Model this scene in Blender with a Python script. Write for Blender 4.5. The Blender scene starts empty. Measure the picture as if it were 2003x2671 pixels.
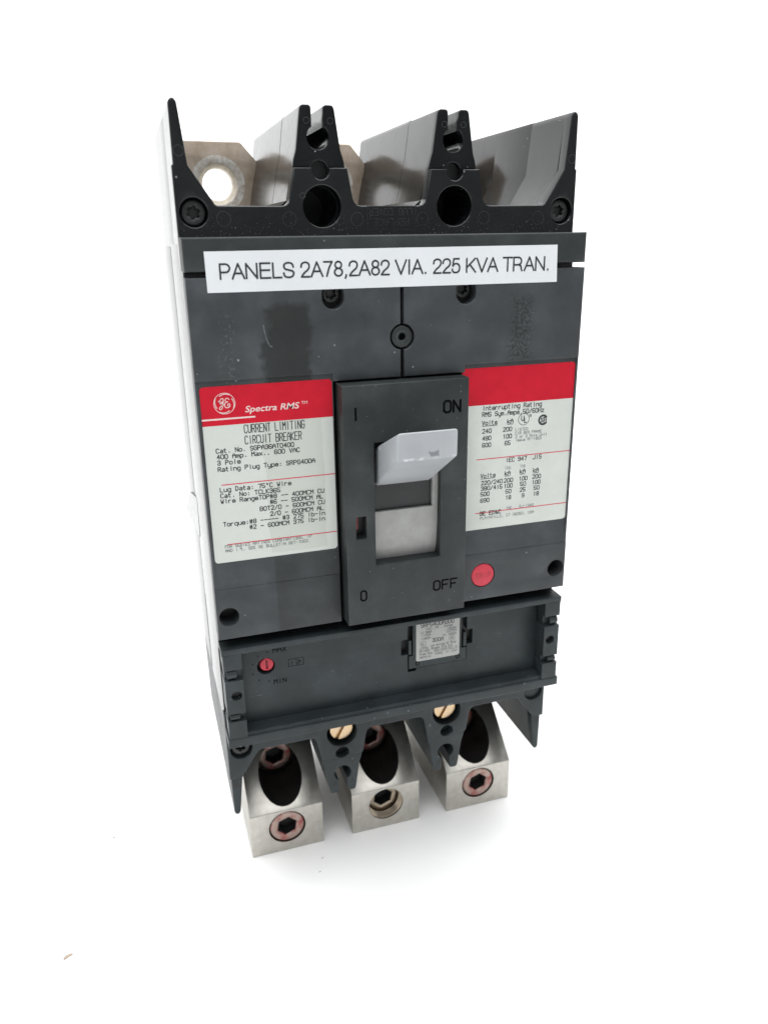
import bpy, bmesh, math, random
from mathutils import Vector, Matrix
from mathutils.geometry import tessellate_polygon
random.seed(7)
pi, sin, cos, rad = math.pi, math.sin, math.cos, math.radians
S = bpy.context.scene
COL = S.collection
MM = 0.001

# ------------------------------------------------------------------ camera
cam = bpy.data.cameras.new('camera'); camo = bpy.data.objects.new('camera', cam); COL.objects.link(camo)
cam.sensor_fit = 'VERTICAL'; cam.sensor_height = 36.0; cam.lens = 36.0 * 2030.84 / 2671.0
cam.clip_start = 0.01; cam.clip_end = 50
r0 = Vector((0.95197838, -0.30584766, -0.01394202)); r1 = Vector((-0.11423354, -0.31257571, -0.94299901)); r2 = Vector((0.2840561, 0.89930731, -0.33250338))
m = Matrix((r0, -r1, -r2)).transposed().to_4x4(); m.translation = Vector((-0.08792, -0.25649, 0.26015))
camo.matrix_world = m
cam.dof.use_dof = True; cam.dof.focus_distance = 0.278; cam.dof.aperture_fstop = 16.0
S.camera = camo

# ------------------------------------------------------------------ light
W = bpy.data.worlds.new('World'); S.world = W; W.use_nodes = True
bg = W.node_tree.nodes['Background']; bg.inputs[0].default_value = (0.93, 0.97, 1.0, 1); bg.inputs[1].default_value = 0.37
def area(name, loc, target, sx, sy, power, col=(1, 1, 1)):
    l = bpy.data.lights.new(name, 'AREA'); l.shape = 'RECTANGLE'; l.size = sx; l.size_y = sy; l.energy = power; l.color = col
    o = bpy.data.objects.new(name, l); COL.objects.link(o); o.location = loc
    o.rotation_euler = (Vector(target) - Vector(loc)).to_track_quat('-Z', 'Y').to_euler()
    return o
area('overhead_softbox', (0.0, -0.26, 1.20), (0.02, -0.03, 0), 1.9, 1.1, 23)
area('front_fill', (-0.35, -0.85, 0.95), (0, 0.0, 0.15), 0.9, 0.6, 1.5, (0.97, 0.985, 1))  # added fill for the front face, no such lamp known
area('left_fill', (-1.25, 0.35, 0.55), (0, 0.2, 0.15), 0.9, 0.9, 4)  # extra lamp put in to brighten the left flank and backdrop
area('backdrop_fill', (0.05, 0.30, 1.40), (0.05, 1.1, 0.40), 2.6, 0.4, 24)  # added lamp to whiten the backdrop and its reflection in the flank
vs = S.view_settings; vs.view_transform = 'Standard'; vs.look = 'None'; vs.exposure = -0.08; vs.gamma = 1.0
S.cycles.use_denoising = True; S.cycles.max_bounces = 10; S.cycles.glossy_bounces = 6

# ------------------------------------------------------------------ materials
def new_mat(name):
    mt = bpy.data.materials.new(name); mt.use_nodes = True
    nt = mt.node_tree; b = nt.nodes['Principled BSDF']
    return mt, nt, b
def nd(nt, typ, **kw):
    n = nt.nodes.new(typ)
    for k, v in kw.items():
        if k in n.inputs: n.inputs[k].default_value = v
        else: setattr(n, k, v)
    return n
def lk(nt, a, b): nt.links.new(a, b)
def ramp(nt, fac, p0, p1, c0=(0, 0, 0, 1), c1=(1, 1, 1, 1)):
    r = nt.nodes.new('ShaderNodeValToRGB'); e = r.color_ramp.elements
    e[0].position = p0; e[1].position = p1; e[0].color = c0; e[1].color = c1
    lk(nt, fac, r.inputs[0]); return r.outputs[0]
def mix(nt, fac, a, b):
    n = nt.nodes.new('ShaderNodeMix'); n.data_type = 'RGBA'
    if hasattr(fac, 'is_linked') or hasattr(fac, 'links'): lk(nt, fac, n.inputs[0])
    else: n.inputs[0].default_value = fac
    for i, v in ((6, a), (7, b)):
        if isinstance(v, tuple): n.inputs[i].default_value = v if len(v) == 4 else (*v, 1)
        else: lk(nt, v, n.inputs[i])
    return n.outputs[2]
def math_(nt, op, a, b=None, clamp=False):
    n = nt.nodes.new('ShaderNodeMath'); n.operation = op; n.use_clamp = clamp
    for i, v in ((0, a), (1, b)):
        if v is None: continue
        if isinstance(v, (int, float)): n.inputs[i].default_value = v
        else: lk(nt, v, n.inputs[i])
    return n.outputs[0]
def boxmask(nt, xyz, x0, x1, z0, z1, soft, wob=None):
    # soft-edged rectangle in local x / z (metres); wob is a signed offset socket
    X, Z = xyz
    if wob is not None: X = math_(nt, 'ADD', X, wob); Z = math_(nt, 'ADD', Z, wob)
    fx = math_(nt, 'SUBTRACT', (x1 - x0) / 2, math_(nt, 'ABSOLUTE', math_(nt, 'SUBTRACT', X, (x0 + x1) / 2)))
    fz = math_(nt, 'SUBTRACT', (z1 - z0) / 2, math_(nt, 'ABSOLUTE', math_(nt, 'SUBTRACT', Z, (z0 + z1) / 2)))
    f = math_(nt, 'MINIMUM', fx, fz)
    return math_(nt, 'MULTIPLY', math_(nt, 'ADD', f, soft / 2), 1 / soft, True)

def plastic(name, base, rough, grain=0.25, gscale=2600, dust=0.5, haze=0.0, marks=None, spec=0.5, wear=0.35, wave=0.0):
    mt, nt, b = new_mat(name)
    tc = nd(nt, 'ShaderNodeTexCoord'); co = tc.outputs['Object']
    n1 = nd(nt, 'ShaderNodeTexNoise', Scale=gscale, Detail=3.0); lk(nt, co, n1.inputs['Vector'])
    n2 = nd(nt, 'ShaderNodeTexNoise', Scale=70.0, Detail=5.0); lk(nt, co, n2.inputs['Vector'])
    n3 = nd(nt, 'ShaderNodeTexNoise', Scale=420.0, Detail=3.0); lk(nt, co, n3.inputs['Vector'])
    v = nd(nt, 'ShaderNodeTexVoronoi', Scale=900.0); lk(nt, co, v.inputs['Vector'])
    bump = nd(nt, 'ShaderNodeBump', Strength=grain, Distance=0.0002); lk(nt, n1.outputs['Fac'], bump.inputs['Height'])
    if wave:
        nw = nd(nt, 'ShaderNodeTexNoise', Scale=55.0, Detail=2.0); lk(nt, co, nw.inputs['Vector'])
        bw = nd(nt, 'ShaderNodeBump', Strength=wave, Distance=0.004); lk(nt, nw.outputs['Fac'], bw.inputs['Height']); lk(nt, bw.outputs[0], bump.inputs['Normal'])
    lk(nt, bump.outputs[0], b.inputs['Normal'])
    c = mix(nt, ramp(nt, n2.outputs['Fac'], 0.35, 0.75), (*[x * 0.8 for x in base], 1), (*[x * 1.35 for x in base], 1))
    if haze:   # pale rubbed film
        h = math_(nt, 'MULTIPLY', ramp(nt, n2.outputs['Fac'], 0.5, 0.8), haze)
        c = mix(nt, h, c, (0.16, 0.17, 0.185, 1))
    if wear:   # rubbed pale edges
        bv = nd(nt, 'ShaderNodeBevel', Radius=0.0005); bv.samples = 4
        ge = nd(nt, 'ShaderNodeNewGeometry')
        dt = nt.nodes.new('ShaderNodeVectorMath'); dt.operation = 'DOT_PRODUCT'; lk(nt, bv.outputs[0], dt.inputs[0]); lk(nt, ge.outputs['Normal'], dt.inputs[1])
        ed = math_(nt, 'MULTIPLY', math_(nt, 'SUBTRACT', 0.97, dt.outputs['Value']), 5.0, True)
        nw2 = nd(nt, 'ShaderNodeTexNoise', Scale=190.0, Detail=4.0); lk(nt, co, nw2.inputs['Vector'])
        ed = math_(nt, 'MULTIPLY', ed, ramp(nt, nw2.outputs['Fac'], 0.40, 0.68, (0.25, 0.25, 0.25, 1), (1, 1, 1, 1)))
        c = mix(nt, math_(nt, 'MULTIPLY', ed, wear), c, (0.20, 0.215, 0.225, 1))
    # dust specks: only a few voronoi cells carry one
    sep = nd(nt, 'ShaderNodeSeparateColor'); lk(nt, v.outputs['Color'], sep.inputs[0])
    pick = math_(nt, 'GREATER_THAN', sep.outputs[0], 1 - 0.055 * dust)
    size = math_(nt, 'LESS_THAN', v.outputs['Distance'], math_(nt, 'MULTIPLY', sep.outputs[1], 0.30))
    d = math_(nt, 'MULTIPLY', math_(nt, 'MULTIPLY', pick, size), sep.outputs[2])
    c = mix(nt, math_(nt, 'MULTIPLY', d, 0.6), c, (0.36, 0.43, 0.42, 1))
    rr = math_(nt, 'ADD', rough - 0.06, math_(nt, 'MULTIPLY', n3.outputs['Fac'], 0.12))
    if marks: c, rr = marks(nt, co, c, rr, n2, n3)
    lk(nt, c, b.inputs['Base Color']); lk(nt, rr, b.inputs['Roughness'])
    b.inputs['Specular IOR Level'].default_value = spec
    return mt

def cover_marks(nt, co, c, rr, n2, n3):
    s = nd(nt, 'ShaderNodeSeparateXYZ'); lk(nt, co, s.inputs[0]); xz = (s.outputs[0], s.outputs[2])
    wob = math_(nt, 'MULTIPLY', math_(nt, 'SUBTRACT', n2.outputs['Fac'], 0.5), 0.006)
    n5 = nd(nt, 'ShaderNodeTexNoise', Scale=950.0, Detail=5.0); lk(nt, co, n5.inputs['Vector'])
    wob3 = math_(nt, 'ADD', math_(nt, 'MULTIPLY', math_(nt, 'SUBTRACT', n2.outputs['Fac'], 0.5), 0.011), math_(nt, 'MULTIPLY', math_(nt, 'SUBTRACT', n3.outputs['Fac'], 0.5), 0.004))
    # dark band where old tape was peeled off, left wing, and its ghost lower down
    m1 = boxmask(nt, xz, -0.0462, -0.0318, 0.2100, 0.2395, 0.0022, wob3)
    m1b = boxmask(nt, xz, -0.0480, -0.0235, 0.120, 0.1530, 0.0010, None)
    m1b = math_(nt, 'MULTIPLY', m1b, 0.55)
    m1 = math_(nt, 'MAXIMUM', m1, m1b)
    c = mix(nt, math_(nt, 'MULTIPLY', m1, 0.75), c, (0.0085, 0.0100, 0.0090, 1))
    # right wing: slightly paler taped rectangle and a scuffed grey column
    m2 = boxmask(nt, xz, 0.0050, 0.0566, 0.1240, 0.2440, 0.0008, None)
    c = mix(nt, math_(nt, 'MULTIPLY', m2, 0.30), c, (0.040, 0.045, 0.048, 1))
    m3 = boxmask(nt, xz, 0.0415, 0.0500, 0.2170, 0.2400, 0.004, wob)
    m3 = math_(nt, 'MULTIPLY', m3, ramp(nt, n5.outputs['Fac'], 0.42, 0.60))
    c = mix(nt, math_(nt, 'MULTIPLY', m3, 0.85), c, (0.010, 0.011, 0.011, 1))
    # left: rubbed pale scratches
    m4 = boxmask(nt, xz, -0.0605, -0.0570, 0.2150, 0.2370, 0.004, wob)
    m4 = math_(nt, 'MULTIPLY', m4, ramp(nt, n5.outputs['Fac'], 0.55, 0.68))
    c = mix(nt, math_(nt, 'MULTIPLY', m4, 0.35), c, (0.20, 0.205, 0.21, 1))
    rr = math_(nt, 'ADD', rr, math_(nt, 'MULTIPLY', m1, 0.08))
    return c, rr

def base_marks(nt, co, c, rr, n2, n3):
    s = nd(nt, 'ShaderNodeSeparateXYZ'); lk(nt, co, s.inputs[0])
    n = nd(nt, 'ShaderNodeTexNoise', Scale=1700.0, Detail=2.0); lk(nt, co, n.inputs['Vector'])
    k = boxmask(nt, (s.outputs[0], s.outputs[2]), -0.080, 0.080, 0.2585, 0.2655, 0.007, None)
    f = math_(nt, 'MULTIPLY', ramp(nt, n.outputs['Fac'], 0.66, 0.72), k)
    return mix(nt, math_(nt, 'MULTIPLY', f, 0.75), c, (0.30, 0.31, 0.31, 1)), rr
def trip_marks(nt, co, c, rr, n2, n3):
    # short pale rub marks running along x
    mp = nd(nt, 'ShaderNodeMapping'); mp.inputs['Scale'].default_value = (120, 1500, 1500); lk(nt, co, mp.inputs['Vector'])
    n = nd(nt, 'ShaderNodeTexNoise', Scale=1.0, Detail=2.0); lk(nt, mp.outputs[0], n.inputs['Vector'])
    f = math_(nt, 'MULTIPLY', ramp(nt, n.outputs['Fac'], 0.70, 0.78), ramp(nt, n2.outputs['Fac'], 0.48, 0.62))
    return mix(nt, math_(nt, 'MULTIPLY', f, 0.5), c, (0.24, 0.25, 0.26, 1)), rr
M = {}
M['cover'] = plastic('cover_plastic', (0.0370, 0.0420, 0.0455), 0.46, 0.30, 2100, 0.3, 0.12, cover_marks, spec=0.36)
M['strip'] = plastic('strip_plastic', (0.0215, 0.0262, 0.0262), 0.50, 0.35, 2300, 0.5, 0.06, spec=0.36)
M['esc'] = plastic('escutcheon_plastic', (0.0212, 0.0258, 0.0252), 0.48, 0.40, 2000, 1.0, 0.08, wear=0.85, spec=0.36)
M['base'] = plastic('base_plastic', (0.0055, 0.0062, 0.0068), 0.20, 0.03, 1500, 0.7, 0.02, base_marks, wear=0.18, wave=0.02)
M['barrier'] = plastic('barrier_plastic', (0.0055, 0.0062, 0.0068), 0.17, 0.03, 1500, 0.8, 0.02, base_marks, wear=0.18, wave=0.03, spec=0.32)
M['trip'] = plastic('trip_plastic', (0.0225, 0.0295, 0.0320), 0.42, 0.12, 2400, 0.6, 0.03, trip_marks, wear=0.30, spec=0.30)
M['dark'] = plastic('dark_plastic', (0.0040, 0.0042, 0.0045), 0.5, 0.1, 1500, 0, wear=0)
M['shieldd'] = plastic('shield_dark', (0.014, 0.016, 0.016), 0.45, 0.05, 1500, 0.2, wear=0)
M['blackscrew'] = plastic('blackened_steel', (0.012, 0.012, 0.012), 0.38, 0.15, 1500, 0.0, 0.25, wear=0)
M['boredark'] = plastic('dark_bore', (0.019, 0.0182, 0.018), 0.40, 0.05, 900, 0.0, wear=0)

def simple(name, col, rough, metal=0.0, spec=0.5, var=0.0, vscale=120, bumps=0.0, bscale=900, c2=None):
    mt, nt, b = new_mat(name)
    b.inputs['Roughness'].default_value = rough; b.inputs['Metallic'].default_value = metal; b.inputs['Specular IOR Level'].default_value = spec
    tc = nd(nt, 'ShaderNodeTexCoord'); co = tc.outputs['Object']
    n = nd(nt, 'ShaderNodeTexNoise', Scale=float(vscale), Detail=6.0, Roughness=0.6); lk(nt, co, n.inputs['Vector'])
    a = (*[max(0, x * (1 - var)) for x in col], 1); bb = (*[min(1, x * (1 + var)) for x in col], 1)
    if c2: a = (*c2, 1)
    lk(nt, mix(nt, ramp(nt, n.outputs['Fac'], 0.35, 0.65), a, bb), b.inputs['Base Color'])
    if bumps:
        n2 = nd(nt, 'ShaderNodeTexNoise', Scale=float(bscale), Detail=3.0); lk(nt, co, n2.inputs['Vector'])
        bp = nd(nt, 'ShaderNodeBump', Strength=bumps, Distance=0.0002); lk(nt, n2.outputs['Fac'], bp.inputs['Height']); lk(nt, bp.outputs[0], b.inputs['Normal'])
    return mt
M['paper'] = simple('label_paper', (0.53, 0.555, 0.52), 0.42, var=0.05, vscale=60)
def mat_label():
    mt, nt, b = new_mat('label_paper_taped')
    co = nd(nt, 'ShaderNodeTexCoord').outputs['Object']
    n = nd(nt, 'ShaderNodeTexNoise', Scale=90.0, Detail=4.0); lk(nt, co, n.inputs['Vector'])
    s = nd(nt, 'ShaderNodeSeparateXYZ'); lk(nt, co, s.inputs[0])
    wob = math_(nt, 'MULTIPLY', math_(nt, 'SUBTRACT', n.outputs['Fac'], 0.5), 0.003)
    k = boxmask(nt, (s.outputs[0], s.outputs[2]), -0.0490, -0.0285, 0.1545, 0.2030, 0.0005, wob)
    c = mix(nt, math_(nt, 'MULTIPLY', k, 0.8), (0.53, 0.555, 0.52, 1), (0.455, 0.48, 0.435, 1))
    lk(nt, c, b.inputs['Base Color']); b.inputs['Roughness'].default_value = 0.42
    return mt
M['paper_taped'] = mat_label()
M['sticker'] = simple('sticker_vinyl', (0.66, 0.685, 0.70), 0.30, var=0.03, vscale=40)
M['red'] = simple('red_print', (0.48, 0.009, 0.024), 0.45, spec=0.15, var=0.06, vscale=200)
M['redline'] = simple('red_line_print', (0.52, 0.045, 0.065), 0.45, var=0.05)
M['pink'] = simple('reversed_print', (0.66, 0.52, 0.50), 0.45, var=0.05)
M['ink'] = simple('black_ink', (0.022, 0.024, 0.026), 0.55, var=0.4, vscale=900)
M['ink2'] = simple('thin_ink', (0.13, 0.14, 0.14), 0.55, var=0.5, vscale=1400)
M['engrave'] = simple('engraved_black', (0.0025, 0.0027, 0.003), 0.9, spec=0.05)
M['emboss'] = plastic('embossed_plastic', (0.020, 0.022, 0.023), 0.30, 0.05, 1500, 0, wear=0)
M['ringline'] = plastic('mould_line', (0.030, 0.033, 0.034), 0.35, 0.05, 1500, 0, wear=0)
M['redplastic'] = simple('red_plastic', (0.50, 0.022, 0.045), 0.45, var=0.08, vscale=300, bumps=0.1)
M['redletter'] = simple('red_plastic_letters', (0.30, 0.011, 0.022), 0.5)
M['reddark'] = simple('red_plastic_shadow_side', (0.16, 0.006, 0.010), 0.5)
M['brass'] = simple('yellow_zinc', (0.50, 0.36, 0.20), 0.30, 1.0, var=0.15, vscale=300, c2=(0.47, 0.37, 0.28))
def mat_alu():
    mt, nt, b = new_mat('tinned_aluminium')
    co = nd(nt, 'ShaderNodeTexCoord').outputs['Object']
    n = nd(nt, 'ShaderNodeTexNoise', Scale=320.0, Detail=5.0); lk(nt, co, n.inputs['Vector'])
    mp = nd(nt, 'ShaderNodeMapping'); mp.inputs['Scale'].default_value = (1400, 90, 90); lk(nt, co, mp.inputs['Vector'])
    g = nd(nt, 'ShaderNodeTexNoise', Scale=1.0, Detail=3.0); lk(nt, mp.outputs[0], g.inputs['Vector'])
    mp2 = nd(nt, 'ShaderNodeMapping'); mp2.inputs['Scale'].default_value = (260, 1500, 700); mp2.inputs['Rotation'].default_value = (0.3, 0.5, 0.6); lk(nt, co, mp2.inputs['Vector'])
    sc = nd(nt, 'ShaderNodeTexNoise', Scale=1.0, Detail=2.0); lk(nt, mp2.outputs[0], sc.inputs['Vector'])
    c = mix(nt, ramp(nt, n.outputs['Fac'], 0.3, 0.7), (0.46, 0.44, 0.40, 1), (0.545, 0.525, 0.485, 1))
    c = mix(nt, math_(nt, 'MULTIPLY', ramp(nt, sc.outputs['Fac'], 0.72, 0.80), 0.7), c, (0.78, 0.77, 0.74, 1))
    lk(nt, c, b.inputs['Base Color']); b.inputs['Metallic'].default_value = 1.0
    lk(nt, math_(nt, 'ADD', 0.27, math_(nt, 'MULTIPLY', g.outputs['Fac'], 0.16)), b.inputs['Roughness'])
    bp = nd(nt, 'ShaderNodeBump', Strength=0.16, Distance=0.0002); lk(nt, g.outputs['Fac'], bp.inputs['Height']); lk(nt, bp.outputs[0], b.inputs['Normal'])
    return mt
M['alu'] = mat_alu()
M['steel'] = simple('plated_steel', (0.42, 0.35, 0.27), 0.30, 1.0, var=0.2, vscale=300)
M['hexdark'] = simple('socket_shade', (0.010, 0.010, 0.010), 0.5)  # near-black lining puts the depth shade of the hex sockets into colour
M['plugpaper'] = simple('plug_label', (0.36, 0.365, 0.35), 0.45, var=0.05, vscale=200)
M['scratch'] = simple('bare_scratch', (0.11, 0.12, 0.13), 0.5, var=0.5, vscale=900)
M['grey'] = simple('grey_shield', (0.30, 0.30, 0.29), 0.40, var=0.09, vscale=180)
M['sheet'] = simple('white_sheet', (0.90, 0.90, 0.895), 0.7, spec=0.2, var=0.005, vscale=30)
M['crumb'] = simple('crumb_brown', (0.40, 0.33, 0.27), 0.7, var=0.3, vscale=900)
M['fleck'] = simple('grey_fleck', (0.16, 0.16, 0.17), 0.7, var=0.3, vscale=900)
M['specks'] = simple('speck', (0.30, 0.30, 0.30), 0.7)

def mat_paint_screw():
    mt, nt, b = new_mat('red_painted_screw')
    co = nd(nt, 'ShaderNodeTexCoord').outputs['Object']
    n = nd(nt, 'ShaderNodeTexNoise', Scale=260.0, Detail=5.0); lk(nt, co, n.inputs['Vector'])
    f = ramp(nt, n.outputs['Fac'], 0.46, 0.70)
    lk(nt, mix(nt, f, (0.40, 0.30, 0.26, 1), (0.30, 0.05, 0.045, 1)), b.inputs['Base Color'])
    lk(nt, math_(nt, 'SUBTRACT', 0.75, math_(nt, 'MULTIPLY', f, 0.55)), b.inputs['Metallic']); b.inputs['Roughness'].default_value = 0.38
    return mt
M['redscrew'] = mat_paint_screw()
def mat_bus():
    mt, nt, b = new_mat('tarnished_silver_plate')
    co = nd(nt, 'ShaderNodeTexCoord').outputs['Object']
    n = nd(nt, 'ShaderNodeTexNoise', Scale=120.0, Detail=7.0, Roughness=0.65); lk(nt, co, n.inputs['Vector'])
    n2 = nd(nt, 'ShaderNodeTexNoise', Scale=520.0, Detail=5.0); lk(nt, co, n2.inputs['Vector'])
    c = mix(nt, ramp(nt, n.outputs['Fac'], 0.35, 0.68), (0.52, 0.44, 0.36, 1), (0.35, 0.275, 0.21, 1))
    c = mix(nt, ramp(nt, n2.outputs['Fac'], 0.66, 0.78), c, (0.10, 0.07, 0.055, 1))
    # bolt-washer print: paler ring round the hole (local x, z about the hole)
    s = nd(nt, 'ShaderNodeSeparateXYZ'); lk(nt, co, s.inputs[0])
    d = math_(nt, 'SQRT', math_(nt, 'ADD', math_(nt, 'POWER', math_(nt, 'MULTIPLY', s.outputs[0], 1000), 2), math_(nt, 'POWER', math_(nt, 'MULTIPLY', s.outputs[2], 1000), 2)))
    d = math_(nt, 'ADD', d, math_(nt, 'MULTIPLY', n.outputs['Fac'], 0.9))
    ring = math_(nt, 'LESS_THAN', d, 11.4)
    c = mix(nt, math_(nt, 'MULTIPLY', ring, ramp(nt, n2.outputs['Fac'], 0.36, 0.62, (1, 1, 1, 1), (0.25, 0.25, 0.25, 1))), c, (0.68, 0.67, 0.63, 1))
    lk(nt, c, b.inputs['Base Color']); b.inputs['Metallic'].default_value = 0.35; b.inputs['Roughness'].default_value = 0.5
    bp = nd(nt, 'ShaderNodeBump', Strength=0.25, Distance=0.0003); lk(nt, n2.outputs['Fac'], bp.inputs['Height']); lk(nt, bp.outputs[0], b.inputs['Normal'])
    return mt
M['bus'] = mat_bus(); M['rim'] = simple('worn_plating', (0.72, 0.66, 0.56), 0.5, 0.3, var=0.12, vscale=400)
def mat_handle():
    mt, nt, b = new_mat('grey_handle_plastic')
    co = nd(nt, 'ShaderNodeTexCoord').outputs['Object']
    n = nd(nt, 'ShaderNodeTexNoise', Scale=300.0, Detail=5.0); lk(nt, co, n.inputs['Vector'])
    n2 = nd(nt, 'ShaderNodeTexNoise', Scale=60.0, Detail=4.0); lk(nt, co, n2.inputs['Vector'])
    c = mix(nt, ramp(nt, n2.outputs['Fac'], 0.3, 0.7), (0.325, 0.342, 0.358, 1), (0.40, 0.417, 0.433, 1))
    s = nd(nt, 'ShaderNodeSeparateXYZ'); lk(nt, co, s.inputs[0])
    wob = math_(nt, 'MULTIPLY', math_(nt, 'SUBTRACT', n.outputs['Fac'], 0.5), 0.004)
    k = boxmask(nt, (s.outputs[0], s.outputs[2]), 0.0005, 0.0038, 0.1922, 0.1944, 0.0006, wob)
    k = math_(nt, 'MULTIPLY', k, math_(nt, 'LESS_THAN', s.outputs[1], -0.024))
    c = mix(nt, math_(nt, 'MULTIPLY', k, 0.7), c, (0.10, 0.105, 0.115, 1))
    # pale rubbed line along the lower front edge
    e = boxmask(nt, (s.outputs[0], s.outputs[2]), -0.0100, 0.0105, 0.1915, 0.1926, 0.0005, wob)
    c = mix(nt, math_(nt, 'MULTIPLY', e, ramp(nt, n.outputs['Fac'], 0.46, 0.62)), c, (0.62, 0.63, 0.64, 1))
    lk(nt, c, b.inputs['Base Color']); b.inputs['Roughness'].default_value = 0.42
    return mt
M['handle'] = mat_handle()

# ------------------------------------------------------------------ mesh helpers (all sizes in mm)
class MB:
    def __init__(s): s.v = []; s.f = []
    def add(s, vs, fs):
        o = len(s.v); s.v += [tuple(v) for v in vs]; s.f += [tuple(i + o for i in f) for f in fs]
    def mesh(s, name, smooth=35, recalc=True, off=(0, 0, 0)):
        me = bpy.data.meshes.new(name)
        me.from_pydata([((x - off[0]) * MM, (y - off[1]) * MM, (z - off[2]) * MM) for x, y, z in s.v], [], s.f)
        if recalc:
            bm = bmesh.new(); bm.from_mesh(me); bmesh.ops.recalc_face_normals(bm, faces=bm.faces); bm.to_mesh(me); bm.free()
        me.validate(); me.update()
        if smooth:
            me.polygons.foreach_set('use_smooth', [True] * len(me.polygons)); me.set_sharp_from_angle(angle=rad(smooth))
        return me
def area2(p): return sum(p[i][0] * p[(i + 1) % len(p)][1] - p[(i + 1) % len(p)][0] * p[i][1] for i in range(len(p))) / 2
def inset(p, d):
    n = len(p); out = []
    for i in range(n):
        a, b, c = Vector(p[i - 1]), Vector(p[i]), Vector(p[(i + 1) % n])
        e1 = (b - a).normalized(); e2 = (c - b).normalized()
        n1 = Vector((-e1.y, e1.x)); n2 = Vector((-e2.y, e2.x))
        k = 1 + n1.dot(n2)
        q = (n1 + n2) * (d / max(k, 0.35))
        out.append((b.x + q.x, b.y + q.y))
    return out
def prism(mb, outer, y0, y1, holes=(), ch=0.0, perm=None):
    """solid between y0 (front) and y1 with outline in x/z, holes, and a rounded front edge"""
    loops = [list(outer) if area2(outer) > 0 else list(outer)[::-1]] + [list(h) if area2(h) < 0 else list(h)[::-1] for h in holes]
    steps = [(0, 0)] if ch == 0 else [(ch, 0), (ch * 0.5, ch * 0.134), (ch * 0.134, ch * 0.5), (0, ch)]
    sg = 1 if y1 > y0 else -1
    V = []; F = []; rings = []
    for off, dy in steps:
        r = []
        for L in loops:
            P = inset(L, off) if off else L
            b = len(V); V += [(x, y0 + sg * dy, z) for x, z in P]; r.append(list(range(b, b + len(P))))
        rings.append(r)
    r = []
    for L in loops:
        b = len(V); V += [(x, y1, z) for x, z in L]; r.append(list(range(b, b + len(L))))
    rings.append(r)
    for A, B in zip(rings[:-1], rings[1:]):
        for la, lb in zip(A, B):
            n = len(la)
            for i in range(n):
                j = (i + 1) % n
                F.append((la[i], lb[i], lb[j], la[j]))
    for r_, rev in ((rings[0], False), (rings[-1], True)):
        pts = [[Vector((V[i][0], V[i][2], 0)) for i in L] for L in r_]
        flat = [i for L in r_ for i in L]
        for t in tessellate_polygon(pts):
            t = tuple(flat[i] for i in t)
            F.append(t)
    if perm: V = [perm(*v) for v in V]
    mb.add(V, F)
def circ(x, z, r, n=28, a0=0.0): return [(x + r * cos(a0 + 2 * pi * i / n), z + r * sin(a0 + 2 * pi * i / n)) for i in range(n)]
def arc(x, z, r, d0, d1, n=6): return [(x + r * cos(rad(d0 + (d1 - d0) * i / n)), z + r * sin(rad(d0 + (d1 - d0) * i / n))) for i in range(n + 1)]
def rect(x0, z0, x1, z1): return [(x0, z0), (x1, z0), (x1, z1), (x0, z1)]
def rrect(x0, z0, x1, z1, r=1.0, n=5, c=(1, 1, 1, 1)):
    p = []
    for k, (x, z, d) in enumerate(((x0 + r, z0 + r, 180), (x1 - r, z0 + r, 270), (x1 - r, z1 - r, 0), (x0 + r, z1 - r, 90))):
        if c[k]: p += arc(x, z, r, d, d + 90, n)
        else: p.append(((x0, z0), (x1, z0), (x1, z1), (x0, z1))[k])
    return p
def star(x, z, r, ri, n=6, a0=0.0):
    p = []
    for i in range(n * 4):
        a = a0 + 2 * pi * i / (n * 4); q = i % 4
        p.append((x + (r if q in (0, 1) else ri) * cos(a), z + (r if q in (0, 1) else ri) * sin(a)))
    return p
def box(mb, x0, x1, y0, y1, z0, z1, ch=0.0): prism(mb, rect(x0, z0, x1, z1), y0, y1, ch=ch)
def yzprism(mb, prof, x0, x1, ch=0.0):
    """profile of (y, z) points extruded along x"""
    prism(mb, prof, x0, x1, ch=ch, perm=lambda x, y, z: (y, x, z))
def ribbon(mb, pts, w, y, closed=False):
    if not closed:
        runs = [[pts[0]]]
        for i in range(1, len(pts)):
            runs[-1].append(pts[i])
            if i < len(pts) - 1:
                e1 = Vector(pts[i]) - Vector(pts[i - 1]); e2 = Vector(pts[i + 1]) - Vector(pts[i])
                if e1.length > 1e-6 and e2.length > 1e-6 and e1.normalized().dot(e2.normalized()) < 0.35: runs.append([pts[i]])
        if len(runs) > 1:
            for k, r_ in enumerate(runs): ribbon(mb, r_, w, y - 0.0007 * k)
            return
    P = [Vector(p) for p in pts]
    Q = [P[0]]
    for p in P[1:]:
        if (p - Q[-1]).length > 1e-6: Q.append(p)
    P = Q; n = len(P)
    if n < 2: return
    L = []; R = []
    for i in range(n):
        if closed: a, b, c = P[i - 1], P[i], P[(i + 1) % n]
        else: a, b, c = P[max(i - 1, 0)], P[i], P[min(i + 1, n - 1)]
        e1 = (b - a).normalized() if (b - a).length else (c - b).normalized()
        e2 = (c - b).normalized() if (c - b).length else e1
        n1 = Vector((-e1.y, e1.x)); n2 = Vector((-e2.y, e2.x)); k = max(1 + n1.dot(n2), 0.5)
        q = (n1 + n2) * (w / 2 / k); bb = b.copy()
        if not closed and i == 0: bb -= e2 * w * 0.35
        if not closed and i == n - 1: bb += e1 * w * 0.35
        L.append((bb.x + q.x, y, bb.y + q.y)); R.append((bb.x - q.x, y, bb.y - q.y))
    m_ = n if closed else n - 1
    mb.add(L + R, [(i, n + i, n + (i + 1) % n, (i + 1) % n) for i in range(m_)])

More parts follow.
